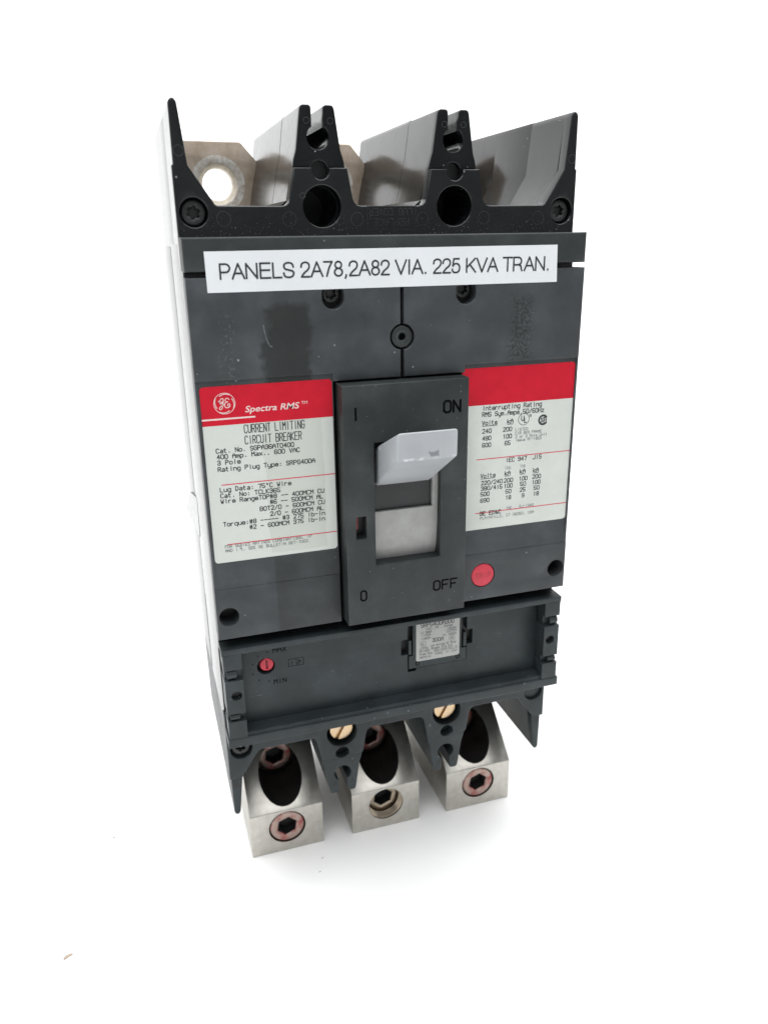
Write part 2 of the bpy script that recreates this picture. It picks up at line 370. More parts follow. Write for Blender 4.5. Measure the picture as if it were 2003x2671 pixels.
def curve(pts, n=6):
    out = []
    for i in range(len(pts) - 1):
        p0, p1, p2, p3 = (Vector(pts[max(i - 1, 0)]), Vector(pts[i]), Vector(pts[i + 1]), Vector(pts[min(i + 2, len(pts) - 1)]))
        for k in range(n):
            t = k / n
            q = 0.5 * ((2 * p1) + (p2 - p0) * t + (2 * p0 - 5 * p1 + 4 * p2 - p3) * t * t + (3 * p1 - p0 - 3 * p2 + p3) * t * t * t)
            out.append((q.x, q.y))
    out.append(tuple(pts[-1])); return out

# stroke letters: points "xy" on a 0-4 by 0-8 grid, baseline 2, x-height 6, capitals 8
G = {'A': '02-06-28-46-42 05-45', 'B': '02-08-38-47-46-35-05 35-44-43-32-02', 'C': '47-38-18-07-03-12-32-43', 'D': '02-08-28-46-44-22-02',
     'E': '48-08-02-42 05-35', 'F': '48-08-02 05-35', 'G': '47-38-18-07-03-12-32-43-45-25', 'H': '02-08 42-48 05-45', 'I': '22-28', 'J': '48-43-32-12-03',
     'K': '02-08 48-05-42', 'L': '08-02-42', 'M': '02-08-25-48-42', 'N': '02-08-42-48', 'O': '03-07-18-38-47-43-32-12-03', 'P': '02-08-38-47-46-35-05',
     'Q': '03-07-18-38-47-43-32-12-03 24-42', 'R': '02-08-38-47-46-35-05 25-42', 'S': '47-38-18-07-06-15-35-44-43-32-12-03', 'T': '08-48 28-22',
     'U': '08-03-12-32-43-48', 'V': '08-22-48', 'W': '08-12-25-32-48', 'X': '02-48 08-42', 'Y': '08-25-48 25-22', 'Z': '08-48-02-42',
     '0': '03-07-18-38-47-43-32-12-03', '1': '17-28-22', '2': '07-18-38-47-46-02-42', '3': '07-18-38-47-46-35-15 35-44-43-32-12-03', '4': '32-38-04-44',
     '5': '48-08-05-35-44-43-32-12-03', '6': '47-38-18-07-03-12-32-43-44-35-05', '7': '08-48-22', '8': '15-06-07-18-38-47-46-35-15-04-03-12-32-43-44-35',
     '9': '03-12-32-43-47-38-18-07-06-15-45', 'a': '16-36-45-42 44-14-03-12-32-43', 'b': '08-02-32-43-45-36-06', 'c': '45-36-16-05-03-12-32-43',
     'd': '48-42-12-03-05-16-46', 'e': '04-44-45-36-16-05-03-12-32-43', 'f': '48-38-27-22 06-46', 'g': '46-41-30-10 42-12-03-05-16-46', 'h': '08-02 05-16-36-45-42',
     'i': '22-26 27-28', 'k': '08-02 46-04-42', 'l': '28-22', 'm': '02-06 05-16-25-22 25-36-45-42', 'n': '02-06 05-16-36-45-42', 'o': '03-05-16-36-45-43-32-12-03',
     'p': '00-06-36-45-43-32-02', 'r': '02-06 04-16-36', 'q': '40-46-16-05-03-12-42', 's': '45-36-16-05-14-34-43-32-12-03', 't': '18-13-22-32 06-36', 'u': '06-03-12-32-43 46-42',
     'v': '06-22-46', 'w': '06-12-24-32-46', 'x': '02-46 06-42', 'y': '06-03-12-42 46-41-30-10', 'z': '06-46-02-42', '.': '22-23', ',': '23-11', ':': '25-26 22-23',
     '-': '05-45', '/': '02-48', '#': '12-18 32-38 04-44 06-46', '&': '42-07-18-27-03-12-32-44', '*': '17-26-37-28-17', '>': '07-45-03'}
def text(mb, s, x0, x1, z, cap, y, w, slant=0.0, flip=False):
    """monospaced stroke line from x0 to x1 with its baseline at z"""
    n = len(s); pitch = (x1 - x0) / (n - 1 + 0.72) if n > 1 else (x1 - x0) / 0.72
    gw = pitch * 0.72
    cxx = (x0 + x1) / 2; czz = z + cap / 2
    k = 0
    for i, chh in enumerate(s):
        if chh == ' ' or chh not in G: continue
        for st in G[chh].split(' '):
            pts = [(x0 + i * pitch + int(a[0]) / 4 * gw + slant * (int(a[1]) - 2) / 6 * cap, z + (int(a[1]) - 2) / 6 * cap) for a in st.split('-')]
            if flip: pts = [(2 * cxx - px, 2 * czz - pz) for px, pz in pts]
            ribbon(mb, pts, w, y - 0.004 * (k % 3)); k += 1

def font_mesh(body, x0, x1, z0, cap, y, bold=0.0, shear=0.0, space=1.0, refchar='H'):
    """filled lettering fitted between x0 and x1, capitals cap high"""
    cu = bpy.data.curves.new('tmp', 'FONT'); cu.body = body; cu.size = 1.0; cu.offset = bold; cu.shear = shear; cu.space_character = space; cu.resolution_u = 4
    o = bpy.data.objects.new('tmp', cu); COL.objects.link(o)
    dg = bpy.context.evaluated_depsgraph_get(); dg.update()
    me = bpy.data.meshes.new_from_object(o.evaluated_get(dg))
    bpy.data.objects.remove(o); bpy.data.curves.remove(cu)
    xs = [v.co.x for v in me.vertices]; a, b = min(xs), max(xs)
    capu = 0.729
    for v in me.vertices:
        v.co = Vector(((x0 + (v.co.x - a) / (b - a) * (x1 - x0)) * MM, y * MM, (z0 + v.co.y / capu * cap) * MM))
    me.update()
    return me

# ------------------------------------------------------------------ scene graph helpers
def top(name, label, cat, loc=(0, 0, 0), group=None, data=None):
    o = bpy.data.objects.new(name, data); COL.objects.link(o); o.location = [c * MM for c in loc]
    o['label'] = label; o['category'] = cat
    if group: o['group'] = group
    return o
def part(name, me, mat, parent, loc=(0, 0, 0), label=None, smooth=35):
    if isinstance(me, MB): me = me.mesh(name, smooth)
    if mat is not None and not me.materials: me.materials.append(M[mat])
    o = bpy.data.objects.new(name, me); COL.objects.link(o)
    o.parent = parent
    l = Vector(loc) * MM
    if parent is BRK: l = l - BRK.location
    o.location = l
    if label: o['label'] = label
    return o
def structure(name, me, mat):
    me = me.mesh(name, 60) if isinstance(me, MB) else me
    me.materials.append(M[mat]); o = bpy.data.objects.new(name, me); COL.objects.link(o); o['kind'] = 'structure'; return o

# ------------------------------------------------------------------ setting: a white sheet sweeping up behind
mb = MB()
prof = [(-2200, 0), (-900, 0), (-300, 0), (300, 0), (620, 0)]
for i in range(1, 13):
    a = rad(90 * i / 12); prof.append((620 + 480 * sin(a), 480 * (1 - cos(a))))
prof += [(1100, 900), (1100, 2200)]
V = []; F = []
for i, (y, z) in enumerate(prof): V += [(-2600, y, z), (2600, y, z)]
for i in range(len(prof) - 1): F.append((2 * i, 2 * i + 1, 2 * i + 3, 2 * i + 2))
mb.add(V, F)
me = mb.mesh('backdrop_sheet', 60, recalc=False)
sheet = structure('backdrop_sheet', me, 'sheet')

# ------------------------------------------------------------------ the breaker
BRK = top('circuit_breaker', 'dark grey three pole moulded case circuit breaker standing upright on its metal lugs', 'circuit breaker', (0, 60, 0))

# ---- base case: core block, terminal walls at both ends
base = part('base_case', (lambda b: (box(b, -69.9, 69.9, 60.4, 106, 79, 258, 0.8), box(b, -69.4, 69.4, 59, 61, 80, 257), b)[-1])(MB()), 'base', BRK)
mid = MB(); box(mid, -69.8, 69.8, 8.0, 60, 116.0, 259.0, 0.6); box(mid, -69.7, 69.7, 13.0, 59.9, 78.2, 115.9, 0.3)
part('mid_case', mid, 'base', BRK)

ZM = 168.6
def mz(pts, up): return list(pts) if up else [(x, 2 * ZM - z) for x, z in pts]
def mx(pts): return [(-x, z) for x, z in pts][::-1]
def end(up):
    hz = 281.0 if up else 280.0; hr = 2.85
    dx = math.sqrt(hr * hr - (281.7 - hz) ** 2); an = math.degrees(math.asin((281.7 - hz) / hr))
    mt = 'base' if up else 'trip'  # same plastic, coloured paler at the lower end for light bounced off the sheet
    # front plate, everything below the ridge at z = 281.7; a blind hole straddles the ridge
    def tw(cx): return [(cx - 13.4, 270.2), (cx - 12.0, 270.5), (cx - 11.0, 271.3), (cx - 10.5, 272.6), (cx - 8.9, 281.7)] + arc(cx, hz, hr, 180 - an, 360 + an, 18) + [(cx + 8.9, 281.7), (cx + 10.5, 272.6), (cx + 11.0, 271.3), (cx + 12.0, 270.5), (cx + 13.4, 270.2)]
    prong = [(69.6, 282.2), (69.5, 299.2), (69.0, 300.1), (68.3, 300.5), (67.6, 300.4), (67.0, 299.6), (66.8, 298.6)] if up else []
    out = [(-70.1, 252), (70.1, 252), (70.1, 281.9)] + prong + [(65.2, 281.9), (58.4, 271.5), (57.9, 270.7), (57.0, 270.3)]
    out += tw(23.4)[::-1] + tw(-23.4)[::-1]
    out += [(-57.0, 270.3), (-57.9, 270.7), (-58.4, 271.5), (-65.2, 281.9)] + [(-x, z) for x, z in prong][::-1] + [(-70.1, 281.9)]
    holes = [circ(s * 23.3, 270.0, 6.35, 36) for s in (-1, 1)] + [circ(s * 64.6, 268.3, 4.35, 30) for s in (-1, 1)]
    b = MB()
    prism(b, mz(out, up), 10, 15, [mz(h, up) for h in holes], 0.45)
    plate = part('terminal_frame', b, mt, BRK)
    for s in (-1, 1):   # closed floor behind the corner screw seats
        b = MB(); prism(b, mz(circ(s * 64.6, 268.3, 4.3, 28), up), 14.0 if (up or s < 0) else 11.4, 15.3, ch=0.2)
        part('screw_seat', b, 'dark' if (up or s < 0) else mt, plate)
    # towers between the poles
    for s in (-1, 1):
        cx = s * 23.4
        b = MB()
        lowL = [(cx - 13.4, 259), (cx - 13.2, 270.2), (cx - 10.8, 272.0), (cx - 8.8, 281.7), (cx - 8.3, 284.2), (cx - 7.4, 287.0), (cx - 5.7, 299.0), (cx - 5.3, 299.9), (cx - 4.6, 300.2), (cx - 2.7, 300.2), (cx - 2.1, 299.8), (cx - 1.9, 299.2)]
        lowR = [(2 * cx - x, z) for x, z in lowL][::-1]
        keyhole = [(cx - 1.9, 294.0)] + arc(cx, 290.8, 3.6, 121, 419, 20) + [(cx + 1.9, 294.0)]
        prism(b, mz(lowL + keyhole + lowR, up), 15.02, 41, [mz(circ(cx, 270, 6.3, 30), up)])
        g = 0.06
        rl = [(x - g, z) for x, z in lowL[:8]] + [(cx - 4.9, 300.35), (cx - 2.0, 300.35), (cx - 2.0, 294.2)]
        prism(b, mz(rl + [(2 * cx - x, z) for x, z in rl][::-1], up), 40.9, 104)
        key = [(cx - 8.75, 281.8), (cx - 8.3, 284.2), (cx - 7.4, 287.0), (cx - 5.7, 299.0), (cx - 5.3, 299.9), (cx - 4.6, 300.2), (cx - 2.7, 300.2), (cx - 2.1, 299.8), (cx - 1.9, 299.2)]
        notch = arc(cx, hz, hr, an + 2, 178 - an, 14)
        full = key + keyhole + [(2 * cx - x, z) for x, z in key][::-1] + notch
        prism(b, mz(full, up), 12.2 if up else 10.9, 15.0, ch=0.4)
        t = part('barrier_tower', b, 'barrier' if up else mt, BRK)
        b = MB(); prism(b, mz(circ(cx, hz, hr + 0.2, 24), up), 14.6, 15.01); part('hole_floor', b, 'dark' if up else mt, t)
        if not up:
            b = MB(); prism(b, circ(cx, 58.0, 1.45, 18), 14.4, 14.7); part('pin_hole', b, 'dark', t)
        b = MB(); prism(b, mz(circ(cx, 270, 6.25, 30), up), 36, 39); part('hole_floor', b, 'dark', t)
    # outer walls
    for s in (-1, 1):
        b = MB(); f = (lambda p: p) if s < 0 else mx
        wf = [(-69.7, 258), (-57.4, 258), (-57.4, 270.0), (-58.6, 271.6), (-65.0, 281.8), (-66.8, 298.6), (-67.0, 299.6), (-67.6, 300.4), (-68.3, 300.5), (-69.0, 300.1), (-69.4, 299.2)]
        wr = [(-69.6, 258), (-57.9, 258), (-57.9, 270.0), (-59.0, 271.6), (-65.3, 281.8), (-67.1, 299.0), (-67.7, 300.5), (-69.0, 300.3), (-69.3, 299.4)]
        pr = [(-69.6, 282.3), (-69.4, 299.2), (-69.0, 300.1), (-68.3, 300.5), (-67.6, 300.4), (-67.0, 299.6), (-66.8, 298.6), (-64.95, 282.3)]
        wb = [(-69.6, 258), (-65.3, 258), (-65.3, 281.8), (-67.1, 299.0), (-67.7, 300.5), (-69.0, 300.3), (-69.3, 299.4)]
        prism(b, mz(f(wf), up), 15.02, 39); prism(b, mz(f(wr), up), 38.9, 70, ch=0.3); prism(b, mz(f(wb), up), 69.9, 104)
        if not up: prism(b, mz(f(pr), up), 11.6, 15.0, ch=0.45)
        part('barrier_wall', b, ('barrier' if s > 0 else 'base') if up else mt, BRK)
    # moulded ejector rings
    rings = [(-67.6, 286.0, 1.6, 9.96), (-55.5, 266.4, 2.3, 9.96), (-34.4, 266.2, 2.3, 9.96), (-11.6, 266.0, 2.2, 9.96), (11.6, 266.0, 2.2, 9.96), (34.4, 266.2, 2.2, 9.96), (55.5, 266.0, 2.3, 9.96), (67.9, 285.4, 1.5, 9.96), (-29.7, 273.3, 0.95, 9.96), (-27.0, 295.6, 1.0, 12.16), (-19.2, 295.6, 1.0, 12.16), (20.2, 295.6, 1.0, 12.16), (27.0, 295.6, 1.0, 12.16)]
    for x, z, r_, y in rings:
        b = MB()
        if up:
            prism(b, mz(circ(x, z, r_, 24), up), y, y + 0.3, [mz(circ(x, z, r_ - 0.16, 24), up)])
            part('ejector_ring', b, 'ringline', plate)
        elif (r_ < 2 and z > 280) or (r_ >= 2 and abs(x) < 40):
            y = 11.6 if abs(x) > 60 else (10.87 if y > 11 else 9.96)
            prism(b, mz(circ(x, z, r_ * 0.8, 20), up), y - 0.03, y + 0.3); part('ejector_pit', b, 'dark', plate)
    return plate
plate_top = end(True); plate_bot = end(False)
# lettering moulded upside down on the top plate
b = MB(); text(b, 'REPLACE', -6.0, 6.6, 264.0, 2.1, 9.93, 0.30, flip=True); text(b, 'LUG COVER', -7.3, 7.7, 267.2, 2.1, 9.93, 0.30, flip=True)
part('moulded_lettering', b, 'emboss', plate_top)
b = MB(); ribbon(b, rect(-8.1, 262.6, 9.0, 270.0), 0.18, 9.94, True); part('moulded_outline', b, 'emboss', plate_top)

# ---- tapered wedge added on the left flank, tilted to reflect grey
tb = MB(); V = []
for y, z, o_ in ((73, 158, 1.2), (104, 141, 2.6), (53, 144.5, 0.15), (51, 162, 0.1)): V += [(-69.8 - o_, y, z), (-69.0, y, z)]
tb.add(V, [(0, 2, 4, 6), (1, 7, 5, 3), (0, 1, 3, 2), (2, 3, 5, 4), (4, 5, 7, 6), (6, 7, 1, 0)])
part('side_wedge', tb, 'base', BRK, smooth=0)
# ---- screws
def torx(r_, ri, y0, h, mat='blackscrew', a0=0.2):
    b = MB(); prism(b, circ(0, 0, r_, 30), y0, y0 + h, [star(0, 0, ri, ri * 0.70, 6, a0)], r_ * 0.16)
    prism(b, circ(0, 0, ri * 1.1, 20), y0 + h * 0.8, y0 + h + 0.6)
    return b.mesh('torx_screw', 40)
tmesh = torx(3.9, 2.0, 0, 2.2)
for x, z in ((-64.6, 268.3), (64.6, 268.3), (-64.6, 2 * ZM - 268.3)):
    part('torx_screw', tmesh, 'blackscrew', BRK, (x, 11.6, z))

# ---- top strip
b = MB(); box(b, -70, 70, 0, 12, 250.8, 261.0, 0.8); part('cover_strip', b, 'strip', BRK)

# ---- main front cover
LF = 257.3 / 256.5      # label plane lies 0.8 mm behind the cover face
def lx(x): return -87.92 + (x + 87.92) * LF
def lz(z): return 260.15 + (z - 260.15) * LF
YL = 0.80
cov = MB()
bx0, bz0, br = 0.65, 228.0, 4.35
a1 = math.degrees(math.asin(0.55 / br))
left_half = [(-70, 217), (-24.2, 217), (-24.2, 214.3), (bx0 - 0.55, 214.3)] + arc(bx0, bz0, br, 270 - a1, 90 + a1, 16) + [(bx0 - 0.55, 249.1), (-70, 249.1)]
right_half = [(bx0 + 0.55, 249.1)] + arc(bx0, bz0, br, 90 - a1, -90 + a1, 16) + [(bx0 + 0.55, 214.3), (24.2, 214.3), (24.2, 217), (70, 217), (70, 249.1)]
prism(cov, left_half, 0, 7.8, [rrect(-26.9, 238.1, -19.6, 246.5, 3.6, 8)], 0.45)
prism(cov, right_half, 0, 7.8, [rrect(20.4, 238.0, 27.7, 246.5, 3.6, 8)], 0.45)
for s in (-1, 1):
    x0, x1 = (-70, -24.2) if s < 0 else (24.2, 70)
    yzprism(cov, [(0.9, 217.3), (0.9, 152.2), (0.72, 149.2), (0.42, 146.8), (0.30, 143.3), (7.8, 143.3), (7.8, 217.3)], x0 + (0.0 if s > 0 else 0.75), x1 - (0.75 if s > 0 else 0))
    # thin rim along the outer edge
    xr0, xr1 = (-70, -69.2) if s < 0 else (69.2, 70)
    box(cov, xr0, xr1, 0.25, 7.8, 143.3, 216.98, 0.25)
    hl = [circ(s * 65.6 + (0.2 if s > 0 else 0), 132.3, 3.55, 30)] + ([circ(33.6, 133.9, 5.05, 36)] if s > 0 else [])
    prism(cov, rect(x0, 123.6, x1, 143.2), 0, 7.8, hl, 0.28)
cover = part('front_cover', cov, 'cover', BRK)
for s in (-1, 1):
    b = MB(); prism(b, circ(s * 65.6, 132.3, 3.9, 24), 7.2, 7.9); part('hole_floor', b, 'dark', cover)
b = MB(); ribbon(b, curve([(-46.7, 234.0), (-46.3, 231.0), (-45.5, 228.3), (-44.9, 227.3), (-44.3, 227.1)], 4), 0.28, -0.03); part('scratch_mark', b, 'scratch', cover)
# dark well floors and torx heads in the two upper screw wells
t2 = torx(3.1, 1.75, 0, 2.0, a0=0.5)
for x in (-23.2, 24.0):
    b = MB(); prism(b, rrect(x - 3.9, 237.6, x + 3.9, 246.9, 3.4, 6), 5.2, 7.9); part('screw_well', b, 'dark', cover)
    part('torx_screw', t2, 'blackscrew', BRK, (x + 0.1, 3.4, 242.9))
# round plug at the seam
b = MB(); prism(b, circ(bx0, bz0, 3.75, 36), 0.35, 7, [circ(bx0, bz0, 1.25, 20)], 0.5); prism(b, circ(bx0, bz0, 1.4, 20), 4.5, 7.5)
prism(b, circ(bx0, bz0, 2.0, 24), 0.15, 0.5, [circ(bx0, bz0, 1.4, 24)], 0.15)
part('seam_plug', b, 'esc', BRK)
# red push button
b = MB(); prism(b, circ(33.6, 133.9, 4.8, 40), 0.25, 7, ch=0.25); btn = part('trip_button', b, 'redplastic', BRK)
b = MB(); text(b, 'TRIP', 30.6, 37.0, 132.6, 2.2, 0.215, 0.30); part('moulded_lettering', b, 'redletter', btn)

# ---- escutcheon round the handle
b = MB()
prism(b, rect(-23.0, 124.3, 23.2, 213.6), -6.2, 6, [rect(-12.0, 147.3, 12.8, 193.2), rect(-19.1, 158.2, -15.4, 166.6)], 0.55)
esc = part('handle_escutcheon', b, 'esc', BRK)
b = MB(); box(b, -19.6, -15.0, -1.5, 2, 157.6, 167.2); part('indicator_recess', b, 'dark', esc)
b = MB(); box(b, -19.05, -18.1, -4.2, -1.4, 161.5, 166.5); part('red_flag', b, 'reddark', esc)
b = MB(); text(b, 'I', -19.8, -17.0, 201.8, 4.0, -6.24, 0.75); part('engraved_numeral', b, 'engrave', esc)
b = MB(); text(b, 'O', -18.2, -16.1, 134.0, 3.8, -6.24, 0.62); part('engraved_numeral', b, 'engrave', esc)
b = MB(); text(b, 'ON', 13.7, 19.9, 201.9, 4.0, -6.24, 0.80); part('engraved_word', b, 'engrave', esc)
b = MB(); text(b, 'OFF', 10.4, 19.8, 133.8, 3.7, -6.24, 0.62); part('engraved_word', b, 'engrave', esc)
# sliding shield behind the window and the dark handle root in its cut-out
pf = [(-3.0, 196.9), (-3.4, 185), (-3.3, 172), (-3.0, 160), (-2.2, 152), (-0.8, 147.4), (2.0, 146.0), (2.0, 198)]
b = MB(); yzprism(b, pf, 10.7, 13.4)
pf2 = [(-3.15, 166.7), (-3.0, 160), (-2.2, 152), (-0.8, 147.4), (2.0, 146.0), (2.0, 166.7)]
yzprism(b, pf2, -12.8, 10.68)
part('sliding_shield', b, 'grey', BRK)
b = MB(); yzprism(b, [(-2.0, 180), (-1.7, 166), (1.5, 166), (1.5, 196), (-0.5, 196)], -12.6, 10.6); part('handle_root', b, 'shieldd', BRK)
# toggle handle, tilted up to ON
hm = bpy.data.meshes.new('toggle_handle')
hv = [(-10.9, -26.6, 191.6), (10.6, -26.6, 191.6), (10.3, -27.6, 201.4), (-10.6, -27.6, 201.4), (-10.6, 1.0, 174.6), (10.7, 1.0, 174.6), (10.4, 1.0, 189.4), (-10.4, 1.0, 189.4)]
hm.from_pydata([(x * MM, y * MM, z * MM) for x, y, z in hv], [], [(0, 1, 2, 3), (4, 7, 6, 5), (0, 4, 5, 1), (3, 2, 6, 7), (0, 3, 7, 4), (1, 5, 6, 2)])
bm = bmesh.new(); bm.from_mesh(hm); bmesh.ops.bevel(bm, geom=list(bm.edges), offset=1.0 * MM, segments=4, affect='EDGES', profile=0.5); bmesh.ops.recalc_face_normals(bm, faces=bm.faces); bm.to_mesh(hm); bm.free()
hm.polygons.foreach_set('use_smooth', [True] * len(hm.polygons)); hm.set_sharp_from_angle(angle=rad(50))
part('toggle_handle', hm, 'handle', BRK)

# ---- labels
def flat(mb_, outline, y): prism(mb_, outline, y, y + 0.06)
def TL(mb_, s, x0, x1, z, cap, w=0.30): text(mb_, s, lx(x0), lx(x1), lz(z), cap, YL - 0.03, w)
def RL(p): return [(lx(x), lz(z)) for x, z in p]
b = MB(); flat(b, RL(rrect(-68.8, 153.6, -24.8, 215.3, 1.3)), YL); labL = part('rating_label', b, 'paper_taped', BRK, label='white rating label with red header left of the handle')
b = MB(); flat(b, RL(rrect(-68.8, 202.35, -24.8, 215.3, 1.3, 5, (0, 0, 1, 1))), YL - 0.02); part('red_header', b, 'red', labL)
for x0, x1, z in ((-64.2, -24.85, 181.85), (-64.0, -24.85, 160.15)):
    b = MB(); ribbon(b, RL([(x0, z), (x1, z)]), 0.36, YL - 0.025); part('red_rule', b, 'redline', labL)
b = MB(); ribbon(b, RL([(-68.7, 204.45), (-51.5, 204.45)]), 0.55, YL - 0.035); part('header_bar', b, 'pink', labL)
# round monogram
b = MB(); gx, gz, gr = lx(-61.1), lz(209.55), 3.45
ribbon(b, circ(gx, gz, gr, 48), 0.20, YL - 0.04, True)
for k in range(4):
    d = 90 * k + 58
    ribbon(b, [(gx + (gr - 0.14 - 0.45 * t) * cos(rad(d + 62 * t)), gz + (gr - 0.14 - 0.45 * t) * sin(rad(d + 62 * t))) for t in [i / 8 for i in range(9)]], 0.26, YL - 0.046)
MONO = ([(-1.9, 0.9), (-1.4, 0.5), (-0.7, 0.6), (-0.25, 1.1), (-0.5, 1.7), (-1.0, 1.6), (-1.5, 0.9), (-1.45, 0.2), (-1.0, 0.0), (-0.5, 0.5), (-0.3, 1.0), (-0.45, 0.0), (-0.8, -1.4), (-1.4, -1.9), (-1.75, -1.5), (-1.3, -0.9), (-0.5, -0.5), (0.1, -0.1)],
        [(1.6, 1.2), (1.2, 1.7), (0.6, 1.6), (0.35, 1.0), (0.7, 0.5), (1.2, 0.5), (0.7, 0.45), (0.15, 0.0), (0.05, -0.8), (0.5, -1.4), (1.2, -1.4), (1.75, -0.9), (1.7, -0.3), (1.25, -0.2), (1.0, -0.6), (1.25, -0.9)])
for st in MONO: ribbon(b, curve([(gx + px * 0.98, gz + pz) for px, pz in st]), 0.27, YL - 0.052 - 0.004 * MONO.index(st))
part('round_monogram', b, 'pink', labL)
part('header_lettering', font_mesh('Spectra RMS', lx(-54.6), lx(-36.2), lz(206.15), 2.15, YL - 0.04, bold=0.016, shear=0.22), 'pink', labL)
part('header_lettering', font_mesh('TM', lx(-35.6), lx(-33.5), lz(207.45), 1.1, YL - 0.04), 'pink', labL)
b = MB(); TL(b, 'CURRENT LIMITING', -55.3, -34.9, 199.15, 2.75, 0.30); TL(b, 'CIRCUIT BREAKER', -55.3, -36.1, 195.35, 2.75, 0.30)
part('printed_heading', b, 'ink', labL)
b = MB()
for s, x0, x1, z in (('Cat. No. SGPA36AT0400', -65.1, -38.9, 193.05), ('400 Amp. Max.. 600 VAC', -65.0, -37.0, 191.0), ('3 Pole', -65.0, -57.4, 188.95), ('Rating Plug Type: SRPG400A', -65.0, -31.8, 186.65),
                     ('Lug Data: 75*C Wire', -64.9, -40.6, 179.45), ('Cat. No: TCLK365', -64.9, -44.6, 177.35), ('Wire RangeTOP#8 -- 400MCM CU', -65.0, -29.0, 175.35), ('#6 -- 500MCM AL', -48.2, -29.5, 173.3),
                     ('BOT2/0 - 600MCM CU', -51.9, -29.0, 171.15), ('2/0 - 600MCM AL', -48.4, -29.5, 168.95), ('Torque:#8 ----- #3 275 lb-in', -64.8, -29.1, 167.0), ('#2 - 600MCM 375 lb-in', -55.9, -29.2, 164.95)):
    TL(b, s, x0, x1, z, 1.45)
part('printed_text', b, 'ink', labL)
b = MB(); TL(b, 'FOR SERIES RATINGS COMBINATIONS, IP', -64.9, -34.3, 158.95, 1.0, 0.17); TL(b, 'AND I t, SEE GE BULLETIN GET-7002.', -64.9, -34.8, 157.4, 1.0, 0.17); TL(b, '2', -59.9, -59.3, 158.1, 0.8, 0.16)
part('fine_print', b, 'ink2', labL)

b = MB(); flat(b, RL(rrect(22.9, 153.55, 68.65, 215.6, 1.3, 5, (0, 1, 1, 0))), YL); labR = part('rating_label', b, 'paper', BRK, label='white interrupting rating label with red header right of the handle')
b = MB(); flat(b, RL(rrect(22.9, 201.95, 68.65, 215.6, 1.3, 5, (0, 0, 1, 0))), YL - 0.02); part('red_header', b, 'red', labR)
for x0, x1, z in ((29.6, 68.6, 181.45), (29.7, 68.6, 160.2)):
    b = MB(); ribbon(b, RL([(x0, z), (x1, z)]), 0.36, YL - 0.025); part('red_rule', b, 'redline', labR)
b = MB()
for s, x0, x1, z in (('Interrupting Rating', 31.4, 55.4, 199.95), ('RMS Sym.Amps,50/60Hz', 31.4, 56.5, 197.6), ('Volts', 31.4, 37.4, 194.5), ('kA', 41.6, 43.9, 194.4), ('240', 31.6, 35.1, 191.4), ('200', 40.0, 43.5, 191.4),
                     ('480', 31.7, 35.1, 188.7), ('100', 40.1, 43.5, 188.7), ('600', 31.7, 35.1, 186.1), ('65', 40.9, 43.1, 186.1), ('IEC 947', 41.6, 50.2, 179.45), ('JIS', 52.9, 56.5, 179.5),
                     ('kA', 41.4, 43.6, 174.3), ('kA', 47.7, 49.9, 174.4), ('kA', 53.4, 55.6, 174.3), ('Volts', 31.4, 37.4, 174.2), ('220/240', 31.7, 40.4, 171.4), ('200', 41.2, 44.8, 171.4), ('100', 47.5, 50.9, 171.5), ('200', 53.2, 56.7, 171.7),
                     ('380/415', 31.7, 40.4, 169.2), ('100', 41.3, 44.7, 169.2), ('50', 48.1, 50.4, 169.3), ('100', 53.2, 56.6, 169.4), ('500', 31.6, 35.1, 166.95), ('50', 42.0, 44.3, 166.9), ('25', 48.1, 50.3, 167.0), ('50', 54.0, 56.3, 167.1),
                     ('690', 31.6, 35.1, 164.4), ('18', 42.1, 44.3, 164.5), ('9', 49.0, 49.9, 164.6), ('18', 54.0, 56.2, 164.7), ('GE ED&C', 31.5, 40.2, 159.15)):
    TL(b, s, x0, x1, z, 1.5 if z < 195 else 1.6)
for x0, x1, z in ((31.4, 37.4, 194.1), (41.6, 43.9, 194.0), (41.4, 43.6, 173.9), (47.7, 49.9, 174.0), (53.4, 55.6, 173.9), (31.4, 37.2, 173.8)): ribbon(b, RL([(x0, z), (x1, z)]), 0.22, YL - 0.045)
part('printed_text', b, 'ink', labR)
b = MB()
for s, x0, x1, z in (('LISTED', 45.1, 50.2, 191.15), ('CIR BKR FRAME', 45.1, 56.0, 189.75), ('2 or 3 Pole Unit', 45.2, 58.4, 188.4), ('Issue RT-1853', 45.3, 56.0, 187.1), ('Icu', 41.3, 43.6, 176.6), ('Ics', 47.6, 49.8, 176.7), ('PLAINVILLE, CT 06062, USA', 31.6, 54.5, 157.55), ('THE', 42.5, 44.8, 160.4), ('RJ-1940', 48.2, 54.2, 160.5)):
    TL(b, s, x0, x1, z, 1.0 if s not in ('Icu', 'Ics') else 1.4, 0.16)
part('fine_print', b, 'ink2', labR)
b = MB(); ux, uz = lx(48.3), lz(195.4); ribbon(b, circ(ux, uz, 2.2, 36), 0.20, YL - 0.03, True)
ribbon(b, [(ux - 0.95, uz + 1.3), (ux - 0.95, uz - 0.1), (ux - 0.6, uz - 0.5), (ux - 0.2, uz - 0.5), (ux + 0.1, uz - 0.1), (ux + 0.1, uz + 1.3)], 0.34, YL - 0.036)
ribbon(b, [(ux + 0.35, uz + 0.4), (ux + 0.35, uz - 1.3), (ux + 1.15, uz - 1.3)], 0.34, YL - 0.04)
text(b, '8', ux + 2.35, ux + 3.1, uz + 0.7, 1.0, YL - 0.03, 0.18)
part('listing_mark', b, 'ink', labR)
b = MB(); sx, sz = lx(56.4), lz(194.5)
ribbon(b, arc(sx, sz, 1.7, 40, 320, 24), 0.75, YL - 0.03)
